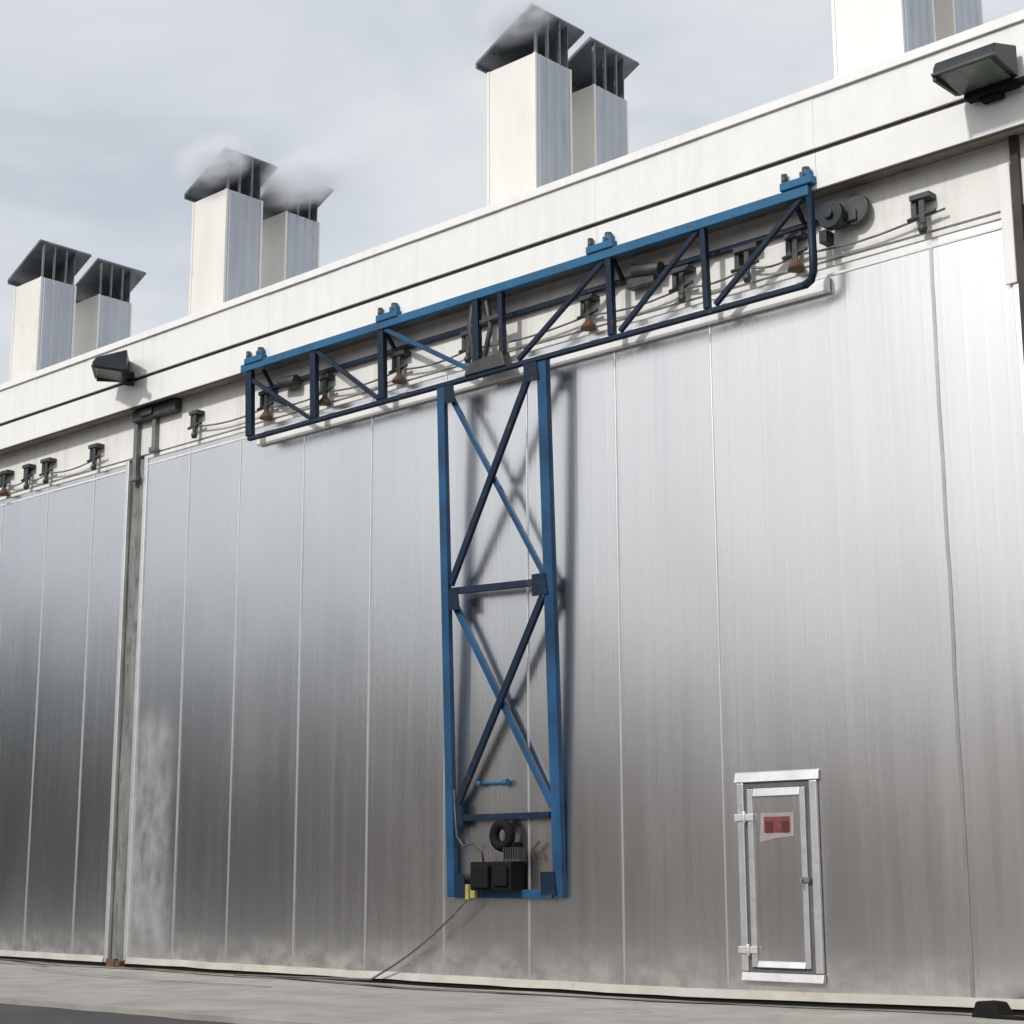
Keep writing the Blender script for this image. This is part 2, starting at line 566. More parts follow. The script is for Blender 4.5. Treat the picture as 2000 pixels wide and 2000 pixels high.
def column(x0, x1, seed):
    """weathered steel column in the slot between two doors"""
    w = MB()
    n = 60
    cols = []
    for i in range(n + 1):
        z = -0.05 + (Z_DOOR + 0.02) * i / n
        e0 = 0.05 * noise.noise((z * 0.9, seed, 1)) + 0.02 * noise.noise((z * 4, seed, 2))
        e1 = 0.07 * noise.noise((z * 0.8, seed, 5)) + 0.02 * noise.noise((z * 4, seed, 6))
        pr = [(x0 + 0.04, 15.1), (x0 + 0.05 + e0, 15.04), (x0 + 0.16 + e0, 14.985), ((x0 + x1) / 2 + e0 * .6, 15.03),
              (x1 - 0.15 + e1, 14.985 + 0.01 * noise.noise((z * 2, 3, seed))), (x1 - 0.05 + e1, 15.045), (x1 - 0.03, 15.1)]
        cols.append([w.bm.verts.new((a, b, z)) for a, b in pr])
    for A, B in zip(cols, cols[1:]):
        for k in range(len(A) - 1):
            w.bm.faces.new([A[k], A[k + 1], B[k + 1], B[k]])
    c = w.build('column', M['column'], bld)
    f = MB()
    f.box(x0 + 0.10, x0 + 0.30, 14.90, 14.985, 0.005, 0.12)
    f.box(x0 + 0.38, x0 + 0.50, 14.86, 14.985, 0.02, 0.10)
    f.build('column_foot', M['rust'], c, 0.01)
    return c
column(-22.20, -21.74, 1.0)
column(-7.18, -6.75, 4.0)
for x0, x1, z0, z1 in ((-21.98, -21.89, 7.30, 8.38), (-21.50, -21.42, 7.68, 8.38)):
    w = MB()
    w.box(x0, x1, 14.90, 14.98, z0, z1)
    w.box(x0 - 0.04, x1 + 0.04, 14.88, 14.95, z0 - 0.02, z0 + 0.06)
    w.build('hanging_strap', M['steel_grey'], bld, 0.006)
w = MB()
w.box(-21.95, -20.85, 14.84, 14.97, 8.20, 8.385)
w.box(-21.70, -21.40, 14.80, 14.84, 8.24, 8.34)
w.build('track_support', M['steel_dark'], bld, 0.01)

# ------------------------------------------------------------------ the big sliding doors
def kiln_door(x0, x1, seams, label, hangers, seed):
    d = empty('kiln_door', ((x0 + x1) / 2, WY, 0), label, 'door', 'tall silver kiln doors')
    # skin: a sheet with the slow buckling such panels have
    s = MB()
    nx, nz = int((x1 - x0) / 0.20), 36
    grid = []
    for i in range(nx + 1):
        x = x0 + (x1 - x0) * i / nx
        rowv = []
        for j in range(nz + 1):
            z = 0.10 + (Z_DOOR - 0.10) * j / nz
            pn = math.floor((x - x0) / 1.405)
            px_ = ((x - x0) / 1.405) % 1.0 - 0.5
            y = WY + 0.009 * noise.noise((x * 0.5, z * 0.30, seed)) + 0.004 * noise.noise((x * 1.6, z * 0.8, seed + 3)) + 0.008 * px_ * noise.noise((pn * 3.7, seed, 0.5)) + 0.004 * (px_ * px_ - 0.25) * (1 + noise.noise((pn * 1.3, z * 0.4, seed)))
            rowv.append(s.bm.verts.new((x, y, z)))
        grid.append(rowv)
    for i in range(nx):
        for j in range(nz):
            f = s.bm.faces.new([grid[i][j], grid[i + 1][j], grid[i + 1][j + 1], grid[i][j + 1]])
            f.smooth = True
    s.build('door_skin', M['alu'], d)
    e = MB()                                    # core behind the skin
    e.box(x0 + 0.003, x1 - 0.003, WY + 0.012, 15.112, 0.06, Z_DOOR - 0.005)
    e.build('door_core', M['alu_trim'], d)
    for x in seams:
        b = MB()
        b.prism([(WY + 0.011, 0.12), (WY - 0.016, 0.12), (WY - 0.016, Z_DOOR - 0.06), (WY + 0.011, Z_DOOR - 0.06)], x - 0.014, x + 0.014)
        b.build('seam_strip', M['alu_seam'], d, 0.009, 3)
    b = MB()                                    # edge channels
    b.box(x0 - 0.012, x0 + 0.075, WY - 0.028, 15.110, 0.06, Z_DOOR)
    b.build('edge_channel', M['alu_trim'], d, 0.008)
    b = MB()
    b.box(x1 - 0.075, x1 + 0.012, WY - 0.028, 15.110, 0.06, Z_DOOR)
    b.build('edge_channel', M['alu_trim'], d, 0.008)
    b = MB()                                    # top channel carrying the hooks
    b.box(x0 + 0.08, x1 - 0.08, WY - 0.022, WY + 0.010, Z_DOOR - 0.055, Z_DOOR)
    b.box(x0 + 0.08, x1 - 0.08, WY - 0.014, WY + 0.010, Z_DOOR - 0.16, Z_DOOR - 0.13)
    b.build('top_channel', M['white_old'], d, 0.006)
    b = MB()                                    # kick flashing and floor seal
    n = int((x1 - x0) / 0.35)
    for i in range(n):
        xa = x0 + 0.08 + (x1 - x0 - 0.16) * i / n
        xb = x0 + 0.08 + (x1 - x0 - 0.16) * (i + 1) / n
        ja, jb = (0.012 * noise.noise((q * 1.4, 0, seed)) for q in (xa, xb))
        za, zb = base_z(xa) + 0.045 + ja, base_z(xb) + 0.045 + jb
        b.hexa([(xa, WY - 0.055 + ja, za), (xb, WY - 0.055 + jb, zb), (xb, WY + 0.012, zb), (xa, WY + 0.012, za),
                (xa, WY - 0.028 + ja * .5, za + 0.085), (xb, WY - 0.028 + jb * .5, zb + 0.085), (xb, WY + 0.012, zb + 0.085), (xa, WY + 0.012, za + 0.085)])
    b.build('kick_flashing', M['sill'], d)
    b = MB()
    b.box(x0 + 0.05, x1 - 0.05, WY - 0.02, WY + 0.08, -0.04, 0.075)
    b.build('floor_seal', M['black'], d)
    for (x, z, rusty) in hangers:
        hanger(d, x, z, rusty)
    # thin operating cable strung past the hooks
    c = MB()
    pts = []
    hs = sorted(hangers)
    for (xa, za, _), (xb, zb, _) in zip(hs, hs[1:]):
        for k in range(6):
            u = k / 6
            pts.append((xa + (xb - xa) * u, WY - 0.10, za - 0.16 + (zb - za) * u - 0.06 * sin(pi * u)))
    pts.append((hs[-1][0] + 0.25, WY - 0.10, hs[-1][1] - 0.14))
    c.tube(pts, 0.013, 6)
    c.build('operating_cable', M['steel_grey'], d)
    return d


def hanger(parent, x, z, rusty):
    """one hook: a cantilever plate, a strap, a pin and a cup"""
    a = MB()
    wd = 0.10 + 0.07 * random.random()
    a.box(x - wd, x + wd, WY - 0.16, 14.984, z + 0.02, z + 0.08)
    a.box(x - wd - 0.01, x - wd + 0.05, WY - 0.12, 14.984, z - 0.15, z + 0.022)
    a.box(x - 0.025, x + 0.04, WY - 0.14, WY - 0.11, z - 0.24, z + 0.022)
    a.tube([(x - wd - 0.05, WY - 0.12, z - 0.17), (x + 0.16, WY - 0.12, z - 0.13)], 0.022, 8)
    h = a.build('door_hook', M['steel_dark'], parent, 0.006)
    c = MB()
    if rusty:
        c.tube([(x + 0.01, WY - 0.12, z - 0.34), (x + 0.01, WY - 0.12, z - 0.30), (x + 0.01, WY - 0.12, z - 0.25), (x + 0.01, WY - 0.12, z - 0.22)], [0.095, 0.085, 0.045, 0.03], 14)
        c.build('hook_cup', M['rust'], h)
    else:
        c.tube([(x + 0.0, WY - 0.12, z - 0.34), (x + 0.0, WY - 0.12, z - 0.29), (x + 0.01, WY - 0.12, z - 0.23)], [0.035, 0.05, 0.025], 10)
        c.build('hook_cup', M['steel_dark'], h)

left_seams = [-24.50, -23.15] + [-24.5 - 1.4 * k for k in range(1, 8)]
mid_seams = [-20.62, -19.39, -17.97, -16.57, -15.16, -13.76, -12.35, -10.96]
kiln_door(-36.0, -22.19, left_seams, 'silver metal-clad kiln door left of the grey weathered column', [(-28.4, 8.0, 0), (-27.0, 8.0, 1), (-25.72, 7.98, 1), (-25.0, 7.97, 0), (-24.41, 7.97, 0), (-23.02, 7.97, 0)], 2.0)
big = kiln_door(-21.76, -7.22, mid_seams, 'huge silver metal-clad kiln door behind the blue T-shaped carrier', [(-20.38, 8.02, 0), (-18.70, 8.0, 1), (-17.43, 7.97, 1), (-15.94, 7.98, 1), (-14.66, 7.98, 0), (-12.66, 7.97, 1), (-11.25, 7.97, 0), (-10.35, 7.99, 0), (-9.72, 7.97, 1), (-8.18, 7.98, 0)], 7.0)

# crooked dark seal line near the right end of the big door
b = MB()
for i in range(40):
    za, zb = 0.14 + 7.36 * i / 40, 0.14 + 7.36 * (i + 1) / 40
    f_ = lambda z: -8.17 + 0.014 * noise.noise((z * 0.9, 1, 1)) + 0.008 * noise.noise((z * 3, 1, 1))
    xa, xb = f_(za), f_(zb)
    b.hexa([(xa - 0.018, WY - 0.010, za), (xa + 0.018, WY - 0.010, za), (xa + 0.018, WY + 0.012, za), (xa - 0.018, WY + 0.012, za),
            (xb - 0.018, WY - 0.010, zb), (xb + 0.018, WY - 0.010, zb), (xb + 0.018, WY + 0.012, zb), (xb - 0.018, WY + 0.012, zb)])
bmesh.ops.remove_doubles(b.bm, verts=b.bm.verts[:], dist=1e-5)
o = b.build('joint_seal', M['seam_grey'], big)
b = MB()
b.box(-7.215, -7.13, 14.93, 15.11, 0.0, 8.40)
b.build('corner_seal', M['gap'], bld)
b = MB()
b.box(-7.36, -7.235, 14.945, 14.972, 6.9, 8.15)
b.build('edge_trim', M['white'], big, 0.01)

# -- small inspection door in the big one
idr = empty('inspection_door', (-10.24, WY, 0.25))
idr.parent = big
idr.matrix_parent_inverse = parent_world(big).inverted()
x0, x1, z0, z1 = -10.70, -9.82, 0.27, 2.27
f = MB()
f.prism([(14.94, z1 - 0.05), (14.965, z1 + 0.05), (14.988, z1 + 0.06), (14.988, z1 - 0.05)], x0 - 0.08, x1 + 0.08)
f.build('casing', M['alu_frame'], idr, 0.006)
f = MB()
f.prism([(14.945, z0 + 0.03), (14.925, z0 - 0.055), (14.988, z0 - 0.055), (14.988, z0 + 0.03)], x0 - 0.05, x1 + 0.06)
f.build('casing', M['alu_frame'], idr, 0.006)
for a, b_ in ((x0 - 0.055, x0 + 0.035), (x1 - 0.035, x1 + 0.055)):
    f = MB()
    f.box(a, b_, 14.945, 14.988, z0 + 0.034, z1 - 0.054)
    f.build('casing', M['alu_frame'], idr, 0.012)
f = MB()
for a, b_ in ((x0 + 0.036, x0 + 0.095), (x1 - 0.095, x1 - 0.036)):
    f.box(a, b_, 14.968, 14.989, z0 + 0.034, z1 - 0.054)
f.box(x0 + 0.096, x1 - 0.096, 14.968, 14.989, z1 - 0.11, z1 - 0.054)
f.box(x0 + 0.096, x1 - 0.096, 14.968, 14.989, z0 + 0.034, z0 + 0.075)
f.build('gasket', M['seal'], idr)
f = MB()
f.box(x0 + 0.082, x0 + 0.150, 14.94, 14.975, z0 + 0.08, z1 - 0.12)
f.box(x1 - 0.150, x1 - 0.082, 14.94, 14.975, z0 + 0.08, z1 - 0.12)
f.prism([(14.935, z1 - 0.20), (14.95, z1 - 0.115), (14.974, z1 - 0.115), (14.974, z1 - 0.20)], x0 + 0.152, x1 - 0.152)
f.prism([(14.955, z0 + 0.145), (14.930, z0 + 0.08), (14.974, z0 + 0.08), (14.974, z0 + 0.145)], x0 + 0.152, x1 - 0.152)
f.build('leaf_frame', M['alu_frame'], idr, 0.006)
f = MB()
f.box(x0 + 0.13, x1 - 0.13, 14.965, 14.987, z0 + 0.12, z1 - 0.16)
f.build('leaf_panel', M['alu'], idr)
for z in (0.52, 1.86):
    f = MB()
    f.box(x0 - 0.075, x0 + 0.16, 14.925, 14.944, z - 0.035, z + 0.035)
    f.tube([(x0 + 0.06, 14.915, z - 0.06), (x0 + 0.06, 14.915, z + 0.06)], 0.018, 8)
    f.build('hinge', M['alu_trim'], idr, 0.004)
f = MB()
f.box(x1 - 0.17, x1 - 0.05, 14.915, 14.938, 1.20, 1.25)
f.tube([(x1 - 0.13, 14.93, 1.225), (x1 - 0.13, 14.90, 1.225), (x1 - 0.13, 14.895, 1.15)], 0.014, 8)
f.build('latch', M['steel_grey'], idr, 0.003)
f = MB()
a = [(-10.48, 1.60), (-10.27, 1.645), (-10.06, 1.66), (-10.05, 1.90), (-10.46, 1.90)]
A = [f.bm.verts.new((x, 14.958, z)) for x, z in a]
B = [f.bm.verts.new((x, 14.963, z)) for x, z in a]
f.bm.faces.new(A); f.bm.faces.new(B[::-1])
for i in range(5):
    f.bm.faces.new([A[i], B[i], B[(i + 1) % 5], A[(i + 1) % 5]])
f.build('warning_sign', M['sign_white'], idr)
f = MB()
f.box(-10.42, -10.10, 14.953, 14.956, 1.70, 1.86)
f.box(-10.29, -10.21, 14.950, 14.952, 1.71, 1.74)
f.build('sign_band', M['red'], idr)
for xa, xb in ((-10.40, -10.31), (-10.20, -10.12)):
    f = MB()
    f.box(xa, xb, 14.947, 14.950, 1.70, 1.81)
    f.build('sign_mark', M['sign_ink'], idr)

# blue pull bar fixed to the big door
f = MB()
f.tube([(-14.50, 14.955, 2.36), (-14.10, 14.955, 2.36)], 0.017, 8)
f.tube([(-14.12, 14.94, 2.36), (-14.04, 14.94, 2.36)], 0.042, 10)
f.tube([(-14.54, 14.94, 2.36), (-14.48, 14.94, 2.36)], 0.030, 10)
f.box(-14.52, -14.48, 14.95, 14.995, 2.335, 2.385)
f.box(-14.12, -14.08, 14.95, 14.995, 2.335, 2.385)
f.build('pull_bar', M['blue_pale'], big)

# ------------------------------------------------------------------ the blue door carrier
car = empty('door_carrier', (-14.1, 14.9, 1.05), 'blue steel T-shaped door carrier hanging from the fascia on the big silver door', 'door carrier')


def P(x, z, dy=0.0):
    return Vector((x, cy(z) + dy, z))

f = MB()
f.bar(P(-18.98, 8.40), P(-9.36, 8.375), 0.115, 0.10)
f.build('top_chord', M['blue_pale'], car, 0.008)
f = MB()
f.bar(P(-18.85, 7.36), P(-9.50, 7.36), 0.062, 0.07)
f.build('bottom_chord', M['blue_dark'], car, 0.01)
f = MB()                                        # white strip added for the bright band of lit door behind the chord
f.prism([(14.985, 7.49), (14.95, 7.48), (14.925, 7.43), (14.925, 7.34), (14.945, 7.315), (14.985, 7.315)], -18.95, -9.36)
f.build('lit_wall_strip', M['white'], car, 0.004)
f = MB()                                        # rear rail seen through the truss
f.bar((-18.8, 14.93, 8.12), (-9.45, 14.93, 8.12), 0.05, 0.06)
for x in (-18.6, -16.05, -12.13, -9.6):
    f.bar((x, 14.90, 8.14), (x, cy(8.3) + 0.06, 8.34), 0.04)
f.build('rear_rail', M['blue_dark'], car)
for x, wd, mt in ((-18.82, 0.13, 'blue_dark'), (-17.42, 0.115, 'blue_dark'), (-16.05, 0.11, 'blue_dark'), (-14.31, 0.10, 'blue_dark'), (-13.88, 0.07, 'blue_dark'), (-12.14, 0.085, 'blue_dark'), (-10.77, 0.07, 'blue_dark')):
    f = MB()
    f.bar(P(x, 8.335), P(x, 7.395), wd, 0.08)
    f.build('post', M[mt], car, 0.008)
f = MB()                                        # right end post with its bent lower corner
pts = [P(-9.37, 8.33), P(-9.375, 7.60), P(-9.385, 7.48), P(-9.415, 7.40), P(-9.50, 7.36)]
f.tube(pts, 0.045, 10)
f.build('post', M['blue_dark'], car)
for a, b_, mt, wd in (((-18.76, 8.20), (-17.49, 7.40), 'blue_dark', 0.055), ((-17.36, 8.33), (-16.12, 7.41), 'blue_dark', 0.06),
                      ((-15.98, 8.33), (-14.42, 7.45), 'blue', 0.06), ((-13.62, 7.42), (-12.20, 8.33), 'blue_dark', 0.06),
                      ((-12.02, 7.42), (-10.84, 8.33), 'blue_dark', 0.06), ((-10.66, 7.42), (-9.46, 8.33), 'blue_dark', 0.06)):
    f = MB()
    f.bar(P(*a), P(*b_), wd, 0.05)
    f.build('diagonal', M[mt], car, 0.006)
# trolleys riding on top of the chord
for x in (-18.68, -15.90, -12.24, -9.50):
    f = MB()
    f.box(x - 0.20, x + 0.20, cy(8.45) - 0.07, cy(8.45) + 0.06, 8.435, 8.53)
    f.box(x + 0.04, x + 0.17, cy(8.45) - 0.05, cy(8.45) + 0.04, 8.53, 8.60)
    t_ = f.build('trolley', M['blue_pale'], car, 0.012)
    for dx, r_ in ((-0.17, 0.035), (0.105, 0.045)):
        g = MB()
        g.tube([(x + dx, cy(8.45) - 0.01, 8.51), (x + dx, cy(8.45) - 0.01, 8.64)], r_, 10)
        g.build('trolley_bolt', M['steel_dark'], t_)
# lifting unit in the middle of the truss
f = MB()
f.hexa([P(-14.50, 7.38, -0.06), P(-13.80, 7.38, -0.06), P(-13.80, 7.38, 0.10), P(-14.50, 7.38, 0.10),
        P(-14.44, 7.52, -0.06), P(-13.86, 7.58, -0.06), P(-13.86, 7.58, 0.10), P(-14.44, 7.52, 0.10)])
f.tube([P(-14.36, 7.50, 0.02), P(-14.44, 8.02, 0.02), P(-14.38, 8.3, 0.02)], 0.045, 10)
f.tube([P(-14.22, 7.50, 0.0), P(-14.10, 7.95, 0.03), P(-14.16, 8.3, 0.03)], 0.035, 10)
f.tube([P(-13.9, 7.5, 0.05), P(-13.92, 8.05, 0.05)], 0.03, 8)
f.bar(P(-14.45, 8.02, 0.02), P(-13.85, 8.06, 0.02), 0.06)
f.build('lift_unit', M['steel_dark'], car, 0.01)
# counterweight sheave and gearbox beyond the right end
f = MB()
f.tube([(-8.96, 14.93, 8.11), (-8.96, 14.86, 8.11)], 0.17, 24)
f.box(-9.26, -8.92, 14.83, 14.97, 7.98, 8.10)
f.build('drive_unit', M['steel_dark'], car, 0.01)
f = MB()
f.tube([(-9.16, 14.80, 8.06), (-9.16, 14.70, 8.06)], 0.15, 20)
f.tube([(-9.16, 14.70, 8.06), (-9.16, 14.66, 8.06)], 0.05, 12)
f.box(-9.31, -9.22, 14.72, 14.88, 7.78, 7.92)
f.build('sheave', M['lamp_body'], car, 0.008)
f = MB()                                        # second motor behind the truss
f.tube([(-11.92, 14.86, 8.16), (-11.52, 14.86, 8.10)], 0.085, 14)
f.box(-12.02, -11.62, 14.83, 14.96, 7.96, 8.08)
f.build('chain_hoist', M['steel_dark'], car, 0.01)
f = MB()
f.tube([(-18.35, 14.86, 8.12), (-18.0, 14.86, 8.08)], 0.09, 14)
f.tube([(-18.55, 14.84, 7.95), (-18.2, 14.84, 7.78)], 0.035, 8)
f.build('chain_hoist', M['steel_dark'], car, 0.01)

# uprights
f = MB()
f.bar(P(-14.95, 7.33), P(-14.95, 1.03), 0.125, 0.075)
f.build('upright', M['blue'], car, 0.008)
f = MB()
f.bar(P(-13.25, 7.40), P(-13.25, 1.03), 0.145, 0.03)
f.bar(P(-13.19, 7.40, 0.045), P(-13.19, 1.03, 0.035), 0.03, 0.055)
f.build('upright', M['blue'], car, 0.006)


def brace(a, b_, mt, wd=0.075, dy=0.0):
    f = MB()
    f.bar(P(a[0], a[1], dy), P(b_[0], b_[1], dy), wd, 0.05)
    f.build('brace', M[mt], car, 0.006)
brace((-14.87, 7.25), (-13.33, 4.70), 'blue', 0.065, 0.055)
brace((-13.38, 7.32), (-14.87, 4.80), 'blue_dark', 0.09)
brace((-14.87, 4.72), (-13.34, 4.66), 'blue_dark', 0.085)
brace((-14.86, 4.56), (-13.34, 2.05), 'blue', 0.085, 0.055)
brace((-13.34, 4.50), (-14.86, 2.08), 'blue_dark', 0.09)
brace((-14.87, 1.96), (-13.34, 1.96), 'blue_dark', 0.075)
brace((-14.87, 1.07), (-13.34, 1.07), 'blue', 0.10)
for x, z, s in ((-14.82, 4.62, 1), (-13.37, 4.64, -1), (-14.82, 7.24, 1), (-13.40, 7.24, -1), (-14.82, 1.18, 1), (-13.38, 1.20, -1), (-14.84, 2.0, 1)):
    f = MB()
    y = cy(z) - 0.028
    f.hexa([(x - 0.12, y, z - 0.14), (x + 0.12, y, z - 0.14), (x + 0.12, y + 0.012, z - 0.14), (x - 0.12, y + 0.012, z - 0.14),
            (x - 0.12, y - 0.008, z + 0.12), (x + 0.09, y - 0.008, z + 0.12), (x + 0.09, y + 0.004, z + 0.12), (x - 0.12, y + 0.004, z + 0.12)])
    f.build('gusset', M['blue_dark'], car)
# drive box and wheel at the foot
f = MB()
f.box(-14.46, -13.80, cy(1.3) - 0.20, cy(1.3) + 0.04, 1.11, 1.44)
f.box(-14.40, -14.12, cy(1.3) - 0.26, cy(1.3) - 0.20, 1.14, 1.40)
f.box(-14.06, -13.84, cy(1.3) - 0.24, cy(1.3) - 0.20, 1.16, 1.38)
db = f.build('drive_box', M['black'], car, 0.015)
f = MB()
f.box(-13.98, -13.72, cy(1.3) - 0.14, cy(1.3) - 0.02, 1.44, 1.47)
for k in range(7):
    f.box(-13.97 + k * 0.036, -13.955 + k * 0.036, cy(1.3) - 0.15, cy(1.3) - 0.01, 1.465, 1.60)
f.build('cooling_fins', M['steel_dark'], db)
f = MB()
f.tube([(-14.38, cy(1.3) - 0.05, 1.43), (-14.40, cy(1.3) - 0.06, 1.56), (-14.52, cy(1.5) - 0.05, 1.66), (-14.72, cy(1.6) - 0.04, 1.62), (-14.84, cy(1.6) - 0.03, 1.75), (-14.86, cy(2.2) - 0.04, 2.3)], 0.014, 8)
f.build('conduit', M['steel_dark'], db)
f = MB()
ring = [(-14.06 + 0.13 * cos(2 * pi * k / 24), cy(1.75) - 0.05, 1.74 + 0.13 * sin(2 * pi * k / 24)) for k in range(24)]
f.tube(ring, 0.062, 10, True)
f.box(-14.02, -13.86, cy(1.6) - 0.06, cy(1.6) + 0.03, 1.44, 1.66)
f.build('hand_wheel', M['black'], car)
f = MB()
f.tube([(-13.55, cy(1.6) - 0.01, 1.45), (-13.62, cy(1.6) - 0.02, 1.58), (-13.52, cy(1.6) - 0.01, 1.66)], 0.02, 8)
f.build('lever', M['rust'], car)
f = MB()
f.box(-14.65, -14.59, cy(1.1) - 0.10, cy(1.1) - 0.05, 1.00, 1.18)
f.box(-14.55, -14.47, cy(1.1) - 0.12, cy(1.1) - 0.06, 1.02, 1.16)
f.build('plug', M['yellow'], car, 0.01)

# supply cable from the plug down to the slab
f = MB()
pts = []
for k in range(15):
    u = k / 14
    pts.append((-14.60 - 1.72 * u, 14.82 + 0.06 * u, 1.0 + (0.03 - 1.0) * (u ** 0.93) - 0.06 * sin(pi * u)))
for k in range(1, 8):
    pts.append((-16.32 - 0.32 * k, 14.86 - 0.05 * k, 0.035 + base_z(-16.3)))
f.tube(pts, 0.013, 6)
tag(f.build('supply_cable', M['cable']), 'thin grey cable slanting from the blue carrier foot down to the concrete', 'cable')

# ------------------------------------------------------------------ flood lights on the fascia
def flood(name, label, loc, rotz):
    r = empty(name, loc, label, 'flood light', 'flood lights on the fascia', rotz)
    def loc_obj(mb, nm, mt, bev=0.0):
        o = mb.build(nm, mt, None, bev)
        o.parent = r
        return o
    f = MB()
    f.prism([(0.06, 0.34), (-0.40, 0.20), (-0.45, 0.12), (-0.45, 0.06), (0.04, 0.0), (0.06, 0.02)], -0.32, 0.32)
    loc_obj(f, 'lamp_housing', M['lamp_body'], 0.02)
    f = MB()
    f.prism([(-0.415, 0.055), (-0.42, 0.045), (0.0, -0.008), (0.0, 0.002)], -0.27, 0.27)
    loc_obj(f, 'lamp_glass', M['lens'])
    f = MB()
    f.box(-0.335, 0.335, -0.46, -0.425, 0.045, 0.075)
    f.box(-0.335, -0.30, -0.43, 0.02, 0.0, 0.065)
    loc_obj(f, 'glass_rim', M['steel_dark'], 0.004)
    f = MB()
    f.box(-0.24, 0.30, 0.0, 0.14, -0.075, -0.012)
    f.tube([(0.22, 0.06, -0.05), (0.46, 0.06, -0.05)], 0.045, 10)
    f.box(-0.10, 0.12, 0.05, 0.16, -0.12, 0.05)
    loc_obj(f, 'lamp_bracket', M['black'], 0.008)
    return r
flood('flood_light', 'large dark wedge-shaped flood light at the right end of the white fascia', (-7.22, FY - 0.17, 8.81), 0.0)
flood('flood_light', 'small dark flood light on the fascia above the grey weathered column, turned left', (-21.70, FY - 0.22, 8.82), radians(-38))

# ------------------------------------------------------------------ vent stacks
def vent_stack(xc, y0, ztop, label, wx=0.90, wy=0.74):
    r = empty('vent_stack', (xc - wx / 2, y0 + wy / 2, 9.6), label, 'vent stack', 'vent stacks on the roof')
    x0, x1, y1 = xc - wx, xc, y0 + wy
    f = MB()                                    # folded sheet duct with ribs on its right side
    f.box(x0, x1, y0, y1, 9.30, ztop)
    f.box(x1 - 0.03, x1 + 0.012, y0 - 0.012, y0 + 0.03, 9.30, ztop + 0.002)
    f.box(x1 - 0.03, x1 + 0.012, y1 - 0.03, y1 + 0.012, 9.30, ztop + 0.002)
    f.box(x0 - 0.012, x0 + 0.03, y0 - 0.012, y0 + 0.03, 9.30, ztop + 0.002)
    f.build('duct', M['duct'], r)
    f = MB()                                    # ribbed right side, its shade painted in as a darker sheet colour
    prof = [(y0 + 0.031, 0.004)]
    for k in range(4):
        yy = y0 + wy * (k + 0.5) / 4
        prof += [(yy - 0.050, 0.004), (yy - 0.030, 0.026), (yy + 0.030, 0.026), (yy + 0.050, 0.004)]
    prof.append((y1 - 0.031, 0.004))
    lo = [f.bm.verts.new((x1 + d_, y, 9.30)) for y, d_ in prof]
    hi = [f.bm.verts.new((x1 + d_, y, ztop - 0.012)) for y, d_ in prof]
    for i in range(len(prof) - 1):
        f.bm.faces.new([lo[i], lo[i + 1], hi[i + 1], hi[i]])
    f.build('shaded_side_sheet', M['duct_shade_side'], r)
    f = MB()                                    # black plate standing in for the shade inside the duct mouth
    f.box(x0 + 0.06, x1 - 0.06, y0 + 0.05, y1 - 0.05, ztop, ztop + 0.012)
    f.build('duct_mouth_shade', M['black'], r)
    # lid: hinged along its low left edge, open towards the right
    a = Vector((x0 - 0.16, 0, ztop + 0.15))
    b_ = Vector((x1 + 0.02, 0, ztop + 0.68))
    ya, yb = y0 - 0.07, y1 + 0.30
    n_ = Vector((-(b_ - a).z, 0, (b_ - a).x)).normalized() * 0.045
    f = MB()
    f.hexa([(a.x, ya, a.z), (b_.x, ya, b_.z), (b_.x, yb, b_.z), (a.x, yb, a.z),
            (a.x + n_.x, ya, a.z + n_.z), (b_.x + n_.x, ya, b_.z + n_.z), (b_.x + n_.x, yb, b_.z + n_.z), (a.x + n_.x, yb, a.z + n_.z)])
    # turned-down lip along the low edge
    f.hexa([(a.x - 0.02, ya, a.z - 0.05), (a.x + 0.012, ya, a.z - 0.05), (a.x + 0.012, yb, a.z - 0.05), (a.x - 0.02, yb, a.z - 0.05),
            (a.x - 0.02, ya, a.z + 0.03), (a.x + 0.012, ya, a.z), (a.x + 0.012, yb, a.z), (a.x - 0.02, yb, a.z + 0.03)])
    f.build('vent_lid', M['lid'], r)
    # back cheek between duct and lid
    f = MB()
    g0 = [(x0 + 0.02, ztop - 0.02), (x1 - 0.02, ztop - 0.02), (x1 - 0.01, ztop + 0.665), (x0 - 0.10, ztop + 0.17)]
    A = [f.bm.verts.new((x, y1 - 0.03, z)) for x, z in g0]
    B = [f.bm.verts.new((x, y1 - 0.045, z)) for x, z in g0]
    f.bm.faces.new(A); f.bm.faces.new(B[::-1])
    for i in range(4):
        f.bm.faces.new([A[i], B[i], B[(i + 1) % 4], A[(i + 1) % 4]])
    f.build('lid_cheek', M['lid'], r)
    for yy in (y0 + 0.03, y0 + wy * 0.36, y0 + wy * 0.70):
        f = MB()
        f.bar((x1 - 0.015, yy, ztop - 0.02), (x1 - 0.02, yy, ztop + 0.66), 0.04, 0.03)
        f.build('lid_stay', M['steel_grey'], r)
    return r

pairs = [(-27.11, 12.24, 'leftmost pair at the left edge of the photo'), (-21.54, 12.38, 'second pair from the left, lids lost in steam'),
         (-14.67, 12.40, 'pair above the middle of the wall'), (-9.02, 12.40, 'pair cut by the top of the photo')]
for xc, zt, where in pairs:
    vent_stack(xc, 16.2, zt, 'front sunlit vent stack of the ' + where)
    vent_stack(xc - 0.02, 17.47, zt - 0.02, 'rear shaded vent stack of the ' + where)

